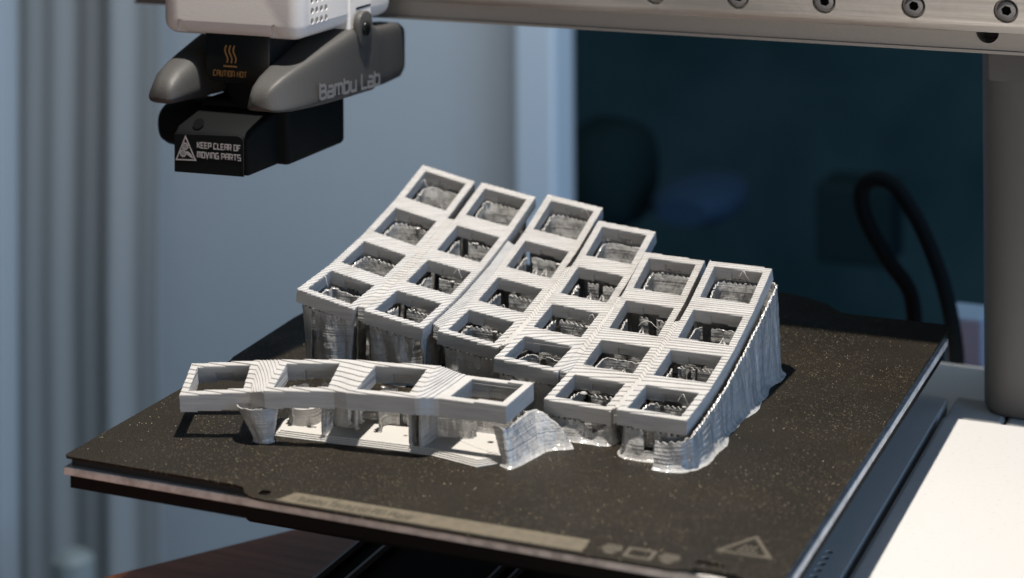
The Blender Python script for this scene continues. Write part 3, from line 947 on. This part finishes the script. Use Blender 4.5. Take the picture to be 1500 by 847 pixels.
divider("back_ledge", [(-46, -45), (-38, -43.5), (-28, -42.6), (-14, -41.6), (0, -40.6), (11.5, -40)], 1.2, [5.5, 6.5, 7, 7, 6.5, 6])
g = G()
for lv in range(14):
    rr = 4.3 - .02 * lv
    g.cyl((-46.6 + .02 * (lv % 3), -50.6, 1.2 + .3 * lv), (0, 0, 1), rr - .05, .3, n=36)
make("round_boss", g, M_print, kb, fixn=False, smooth=40)

# stray strings of plastic
def stringy(pts, r_=.07):
    g = G(); g.tube(smoothpath(pts, 5), r_, 5)
    make("plastic_string", g, M_string, kb, smooth=70)
for (j, i), u0, w0, h in (((0, 0), -6.2, -1, 1.6), ((0, 3), -5.8, 1, 1.4), ((1, 1), 2.5, 4.5, 1.0), ((2, 3), 3.4, 5.8, .8), ((1, 2), .4, -5, -1.0), ((2, 1), -1, -5.4, -.6), ((5, 3), .8, 5.0, .6), ((5, 0), 2.0, 5.5, -.6), ((3, 1), 4.0, 6.2, -.8), ((4, 2), -2.0, 2.0, -2.6), ((0, 3), 1.5, -2.0, -3.4)):
    k = KEYS[j, i]
    r = random.Random(j * 17 + i)
    L_ = 3.2 if (j, i) != (4, 2) else 8
    stringy([k.p(u0, w0, h - 1.6), k.p(u0 + .18 * L_, w0 + .2, h - .4 + r.uniform(-.3, .3)), k.p(u0 + .42 * L_, w0 + .1, h + .3), k.p(u0 + .62 * L_, w0 - .4, h - .5), k.p(u0 + .85 * L_, w0 - .2, h - 2.2)])
def drape(a, b_, sag):
    a, b_ = Vector(a), Vector(b_)
    stringy([a, a.lerp(b_, .3) + Vector((0, 0, -sag * .8)), a.lerp(b_, .7) + Vector((0, .5, -sag)), b_])
drape((-3.5, -48.5, 1.25 + .35), (10.5, -55.2, 1.6), .0)
drape((6.0, -56.0, 1.6), (12.2, -49, 2.0), .0)

# ------------------------------------------------------------------ toolhead
CX = -87.2
th = thing("toolhead", (CX, 10, 55), "white and grey printer toolhead with warning labels hanging from the beam", "toolhead")
g = G(); g.box(-110.3, -64.6, -20, 38, 93.4, 150)
cuts = G()
for cy_ in (-13.0, -10.3, -7.6, -4.9, ):
    for r_ in range(7):
        cuts.cyl((-66.0, cy_, 98.4 + 2.9 * r_), (1, 0, 0), .92, 3, n=18)
for x in (-103.6, -72.9):
    cuts.add(*(lambda gg: (gg.v, gg.f))(G().prism(sup(x, 93.0, 1.5, 5.0, 2.4, 20), (0, -1, 0), 4.0, org=(0, -18.2, 0), ex=(1, 0, 0), ey=(0, 0, 1))))
make("housing", g, M_white, th, bevel=4.2, seg=5, smooth=40, cuts=cuts)
g = G(); g.box(-75, -64.2, 8.5, 22.5, 90.4, 150)
br = make("carriage_bracket", g, M_white, th, bevel=.5)
g = G(); g.box(-66, -64.12, 12.6, 21.8, 98.2, 98.8)
make("seam", g, M_joint_shade, th)
# nozzle shroud with the caution label
g = G(); g.prism([(-96.2, 95), (-96.2, 82.2), (-95.2, 80.9), (-93.6, 80.4), (-78, 80.4), (-76.4, 80.9), (-75.4, 82.2), (-75.4, 95)], (0, 1, 0), 24, org=(0, -18.2, 0), ex=(1, 0, 0), ey=(0, 0, 1))
cb = make("nozzle_shroud", g, M_gloss, th, bevel=.35, seg=2, smooth=40)
g = G(); text(g, "CAUTION HOT", 1.55, (-93.6, -18.2, 82.25), ex, (0, 0, 1), (0, -1, 0), weight=.15, gap=.22, fit=10.8)
make("lettering", g, M_orange, cb)
g = G()
for k in (-1.35, 0, 1.35):
    pts = [(-88.0 + k + .45 * math.sin(t * 6.0 + .4), 86.1 + t * 4.9) for t in np.linspace(0, 1, 12)]
    ribbon(g, pts, .42, (0, -18.2, 0), ex, (0, 0, 1), (0, -1, 0), .02)
ribbon(g, [(-90.3, 85.1), (-85.9, 85.1)], .42, (0, -18.2, 0), ex, (0, 0, 1), (0, -1, 0), .02)
make("heat_symbol", g, M_orange, cb)
g = G(); g.loft([[(CX + 1.0 + a, -9 + b_, z) for a, b_ in sup(0, 0, r_, r_, 2.2, 28)] for z, r_ in ((81, 7.5), (77, 7.2), (73, 5.0), (70, 4.4))])
make("nozzle_sock", g, M_black, th, smooth=40)
g = G(); g.box(-103, -74, 2, 26, 72, 94.5)  # black filler added to close a bright see-through gap
make("dark_filler", g, M_black, th, bevel=.6)
# cooling duct arms either side
SECT = [(-31.4, 13.2, 18.6, 76.6, 78.6), (-30.6, 11.8, 20.4, 75.9, 80.6), (-28.6, 11.0, 22.2, 75.4, 82.6), (-25, 10.6, 23.8, 75.1, 84.6), (-20, 10.4, 24.6, 74.8, 86.2),
        (-13, 10.2, 25.0, 74.4, 88.0), (-4, 10.0, 25.1, 73.9, 90.3), (6, 10.0, 25.1, 73.5, 92.6), (16, 10.0, 25.1, 73.2, 94.4), (21, 10.5, 25.1, 73.0, 93.4), (26, 11.0, 23.6, 73.0, 91.4), (33, 12, 23.4, 73.0, 91.0), (42.5, 13, 23.2, 73.4, 90.2), (45.5, 14, 22.6, 74.8, 88.8), (46.4, 15, 21.6, 76.2, 87.0)]
def arm(sgn):
    rings = []
    for y, di, do, zb, zt_ in SECT:
        cxx, rx = (di + do) / 2, (do - di) / 2
        czz, rz = (zb + zt_) / 2, (zt_ - zb) / 2
        ring = []
        for a, b_ in sup(0, 0, 1, 1, 7.0 if sgn > 0 else 3.0, 64):
            # inner top corner leans inwards and the outer top edge is drawn in towards the nose
            f_ = max(0.0, min(1.0, (6 - y) / 34))
            lean = (b_ * .5 + .5)
            xx = cxx + rx * a - f_ * lean * (.55 * rx if a > 0 else -.25 * rx) * (abs(a))
            ring.append((CX + sgn * xx, y, czz + rz * b_))
        rings.append(ring)
    g = G(); g.loft(rings)
    return make("duct_arm", g, M_grey, th, smooth=50)
aR, aL = arm(1), arm(-1)
g = G(); g.prism(sup(13.6, 92.6, 4.3, 5.2, 2.6, 36), (1, 0, 0), 2.2, org=(-63.6, 0, 0), ex=(0, 1, 0), ey=(0, 0, 1))
lug = make("hinge_lug", g, M_grey, th, bevel=.4, smooth=40)
g = G(); g.cyl((-61.4, 13.0, 92.9), (1, 0, 0), 2.15, .8, n=28)
sc_ = make("hinge_screw", g, M_gloss, lug, bevel=.2, smooth=40)
g = G(); g.cyl((-60.58, 13.0, 92.9), (1, 0, 0), 1.0, .06, n=6)  # dark disc painted in as the shade of the screw's socket
make("hex_shade", g, M_joint_shade, sc_)
g = G(); text(g, "Bambu Lab", 4.3, (-62.06, -13.6, 76.7), (0, 1, -.055), (0, 0, 1), (1, 0, 0), weight=.20, gap=.11, fit=37.0, lift=.0)
make("lettering", g, M_logo, aR)
# lower black body
g = G(); g.box(-101, -72, -13.5, 20.5, 57.2, 74.5)
make("fan_box", g, M_black, th, bevel=1.6, seg=3, smooth=40)
g = G(); g.loft([[(x, -3 + a, 65.4 + b_) for a, b_ in sup(0, 0, 11 * s, 7.0 * s, 2.6, 36)] for x, s in ((-117.6, .50), (-117.2, .70), (-116.0, .85), (-113.8, .96), (-111, 1), (-98, 1))])
make("motor_housing", g, M_black, th, smooth=40)
g = G(); g.prism([(-29.4, 57.4), (-29.4, 67.6), (-27.4, 69.4), (-18, 71.6), (-12, 73), (-12, 57.4)], (1, 0, 0), 24, org=(-99.6, 0, 0), ex=(0, 1, 0), ey=(0, 0, 1))
make("fan_duct", g, M_black, th, bevel=.8, seg=3, smooth=40)
g = G(); g.prism([(-99.2, 56.9), (-76.9, 57.3), (-76.9, 67.0), (-77.5, 68.0), (-78.6, 68.4), (-99.2, 67.6)], (0, -1, 0), .5, org=(0, -29.5, 0), ex=(1, 0, 0), ey=(0, 0, 1))
lab = make("warning_label", g, M_gloss, th, bevel=.12)
yl = -30.0
nl = (0, -1, 0)
g = G(); text(g, "KEEP CLEAR OF", 1.55, (-91.7, yl, 64.2), (1, 0, .01), (0, 0, 1), nl, weight=.19, gap=.20, fit=13.9)
text(g, "MOVING PARTS", 1.55, (-91.7, yl, 61.55), (1, 0, .01), (0, 0, 1), nl, weight=.19, gap=.20, fit=13.9)
make("lettering", g, M_ink, lab)
g = G()
ribbon(g, [(-98.5, 60.4), (-92.3, 60.7), (-95.5, 67.0), (-98.5, 60.4)], .34, (0, yl, 0), ex, (0, 0, 1), nl, .02)
for cx_, cz_ in ((-95.6, 64.3), (-96.3, 62.3)):
    pts = [(cx_ + (.95 if k % 2 else .72) * math.cos(k * math.pi / 9), cz_ + (.95 if k % 2 else .72) * math.sin(k * math.pi / 9)) for k in range(19)]
    ribbon(g, pts, .34, (0, yl, 0), ex, (0, 0, 1), nl, .02)
    ribbon(g, [(cx_ + .32 * math.cos(k * math.pi / 4), cz_ + .32 * math.sin(k * math.pi / 4)) for k in range(9)], .2, (0, yl, 0), ex, (0, 0, 1), nl, .02)
g.prism([(-95.3, 63.0), (-94.6, 62.9), (-93.6, 62.2), (-92.9, 61.0), (-93.6, 61.2), (-94.6, 61.8), (-95.2, 62.2)], nl, .05, org=(0, yl, 0), ex=ex, ey=(0, 0, 1))
make("warning_symbol", g, M_ink, lab)
g = G(); g.cyl((-93.0, -27.2, 70.2), (0, -.75, .65), 1.7, .12, n=24)  # flat dark disc standing in for the shade of a hole
make("recess_shade", g, M_joint_shade, th)

th.location = Vector((-94.5, 22.7, 51.9)) * S
th.scale = (1.025,) * 3

# ------------------------------------------------------------------ gantry beam
gb = thing("gantry_beam", (40, 55, 92), "long grey metal beam with a screwed rail across the top", "beam")
g = G(); g.box(-160, 260, 42, 76, 92.4, 160)
cut = G(); cut.cyl((112.6, 30, 97.3), (0, 1, 0), 3.05, 30, n=36)
make("beam_body", g, M_beam, gb, bevel=.15, seg=1, smooth=40, cuts=cut)
g = G(); g.box(-160, 260, 41.1, 76, 91.6, 92.4)
make("beam_lip", g, M_beam, gb)
g = G(); g.cyl((112.6, 62, 97.3), (0, 1, 0), 3.6, 1, n=36)
make("cable_hole", g, M_joint_shade, gb)
g = G(); g.tube([(108, 52, 95.0), (113, 50, 95.4), (118, 52, 95.2)], .35, 8)
make("inner_wire", g, M_steel, gb)
cut = G()
SX = [43.4 + 24.85 * k for k in range(-5, 6)]
for x in SX:
    cut.cyl((x, 34, 103.6), (0, 1, 0), 3.3, 8.4, n=40)
g = G(); g.box(-160, 260, 39.4, 46, 97.5, 119)
make("rail", g, M_rail, gb, bevel=.35, seg=2, smooth=40, cuts=cut)
for x in SX:
    h = G(); h.cyl((x, 42.35, 103.6), (0, -1, 0), 2.6, 2.5, n=40)
    ck = G(); ck.cyl((x, 39.0, 103.6), (0, 1, 0), 1.42, 2.0, n=6)
    so = make("rail_screw", h, M_steel, gb, bevel=.25, seg=2, smooth=40, cuts=ck)
    h = G(); h.cyl((x, 40.99, 103.6), (0, -1, 0), 1.4, .06, n=6)  # dark disc paints shade onto the bottom of the hex cut
    make("hex_shade", h, M_joint_shade, so)
    h = G(); h.cyl((x, 42.34, 103.6), (0, -1, 0), 3.28, .05, n=40)  # dark disc puts shade into the gap round the head
    make("counterbore_shade", h, M_joint_shade, so)
g = G(); g.box(109.9, 260, 58, 92, 81.2, 91.58)
make("lift_block", g, M_column, gb, bevel=.9, seg=2, smooth=40)

gb.location = Vector((35.9, 68.8, 89.8)) * S
gb.scale = (1.025,) * 3
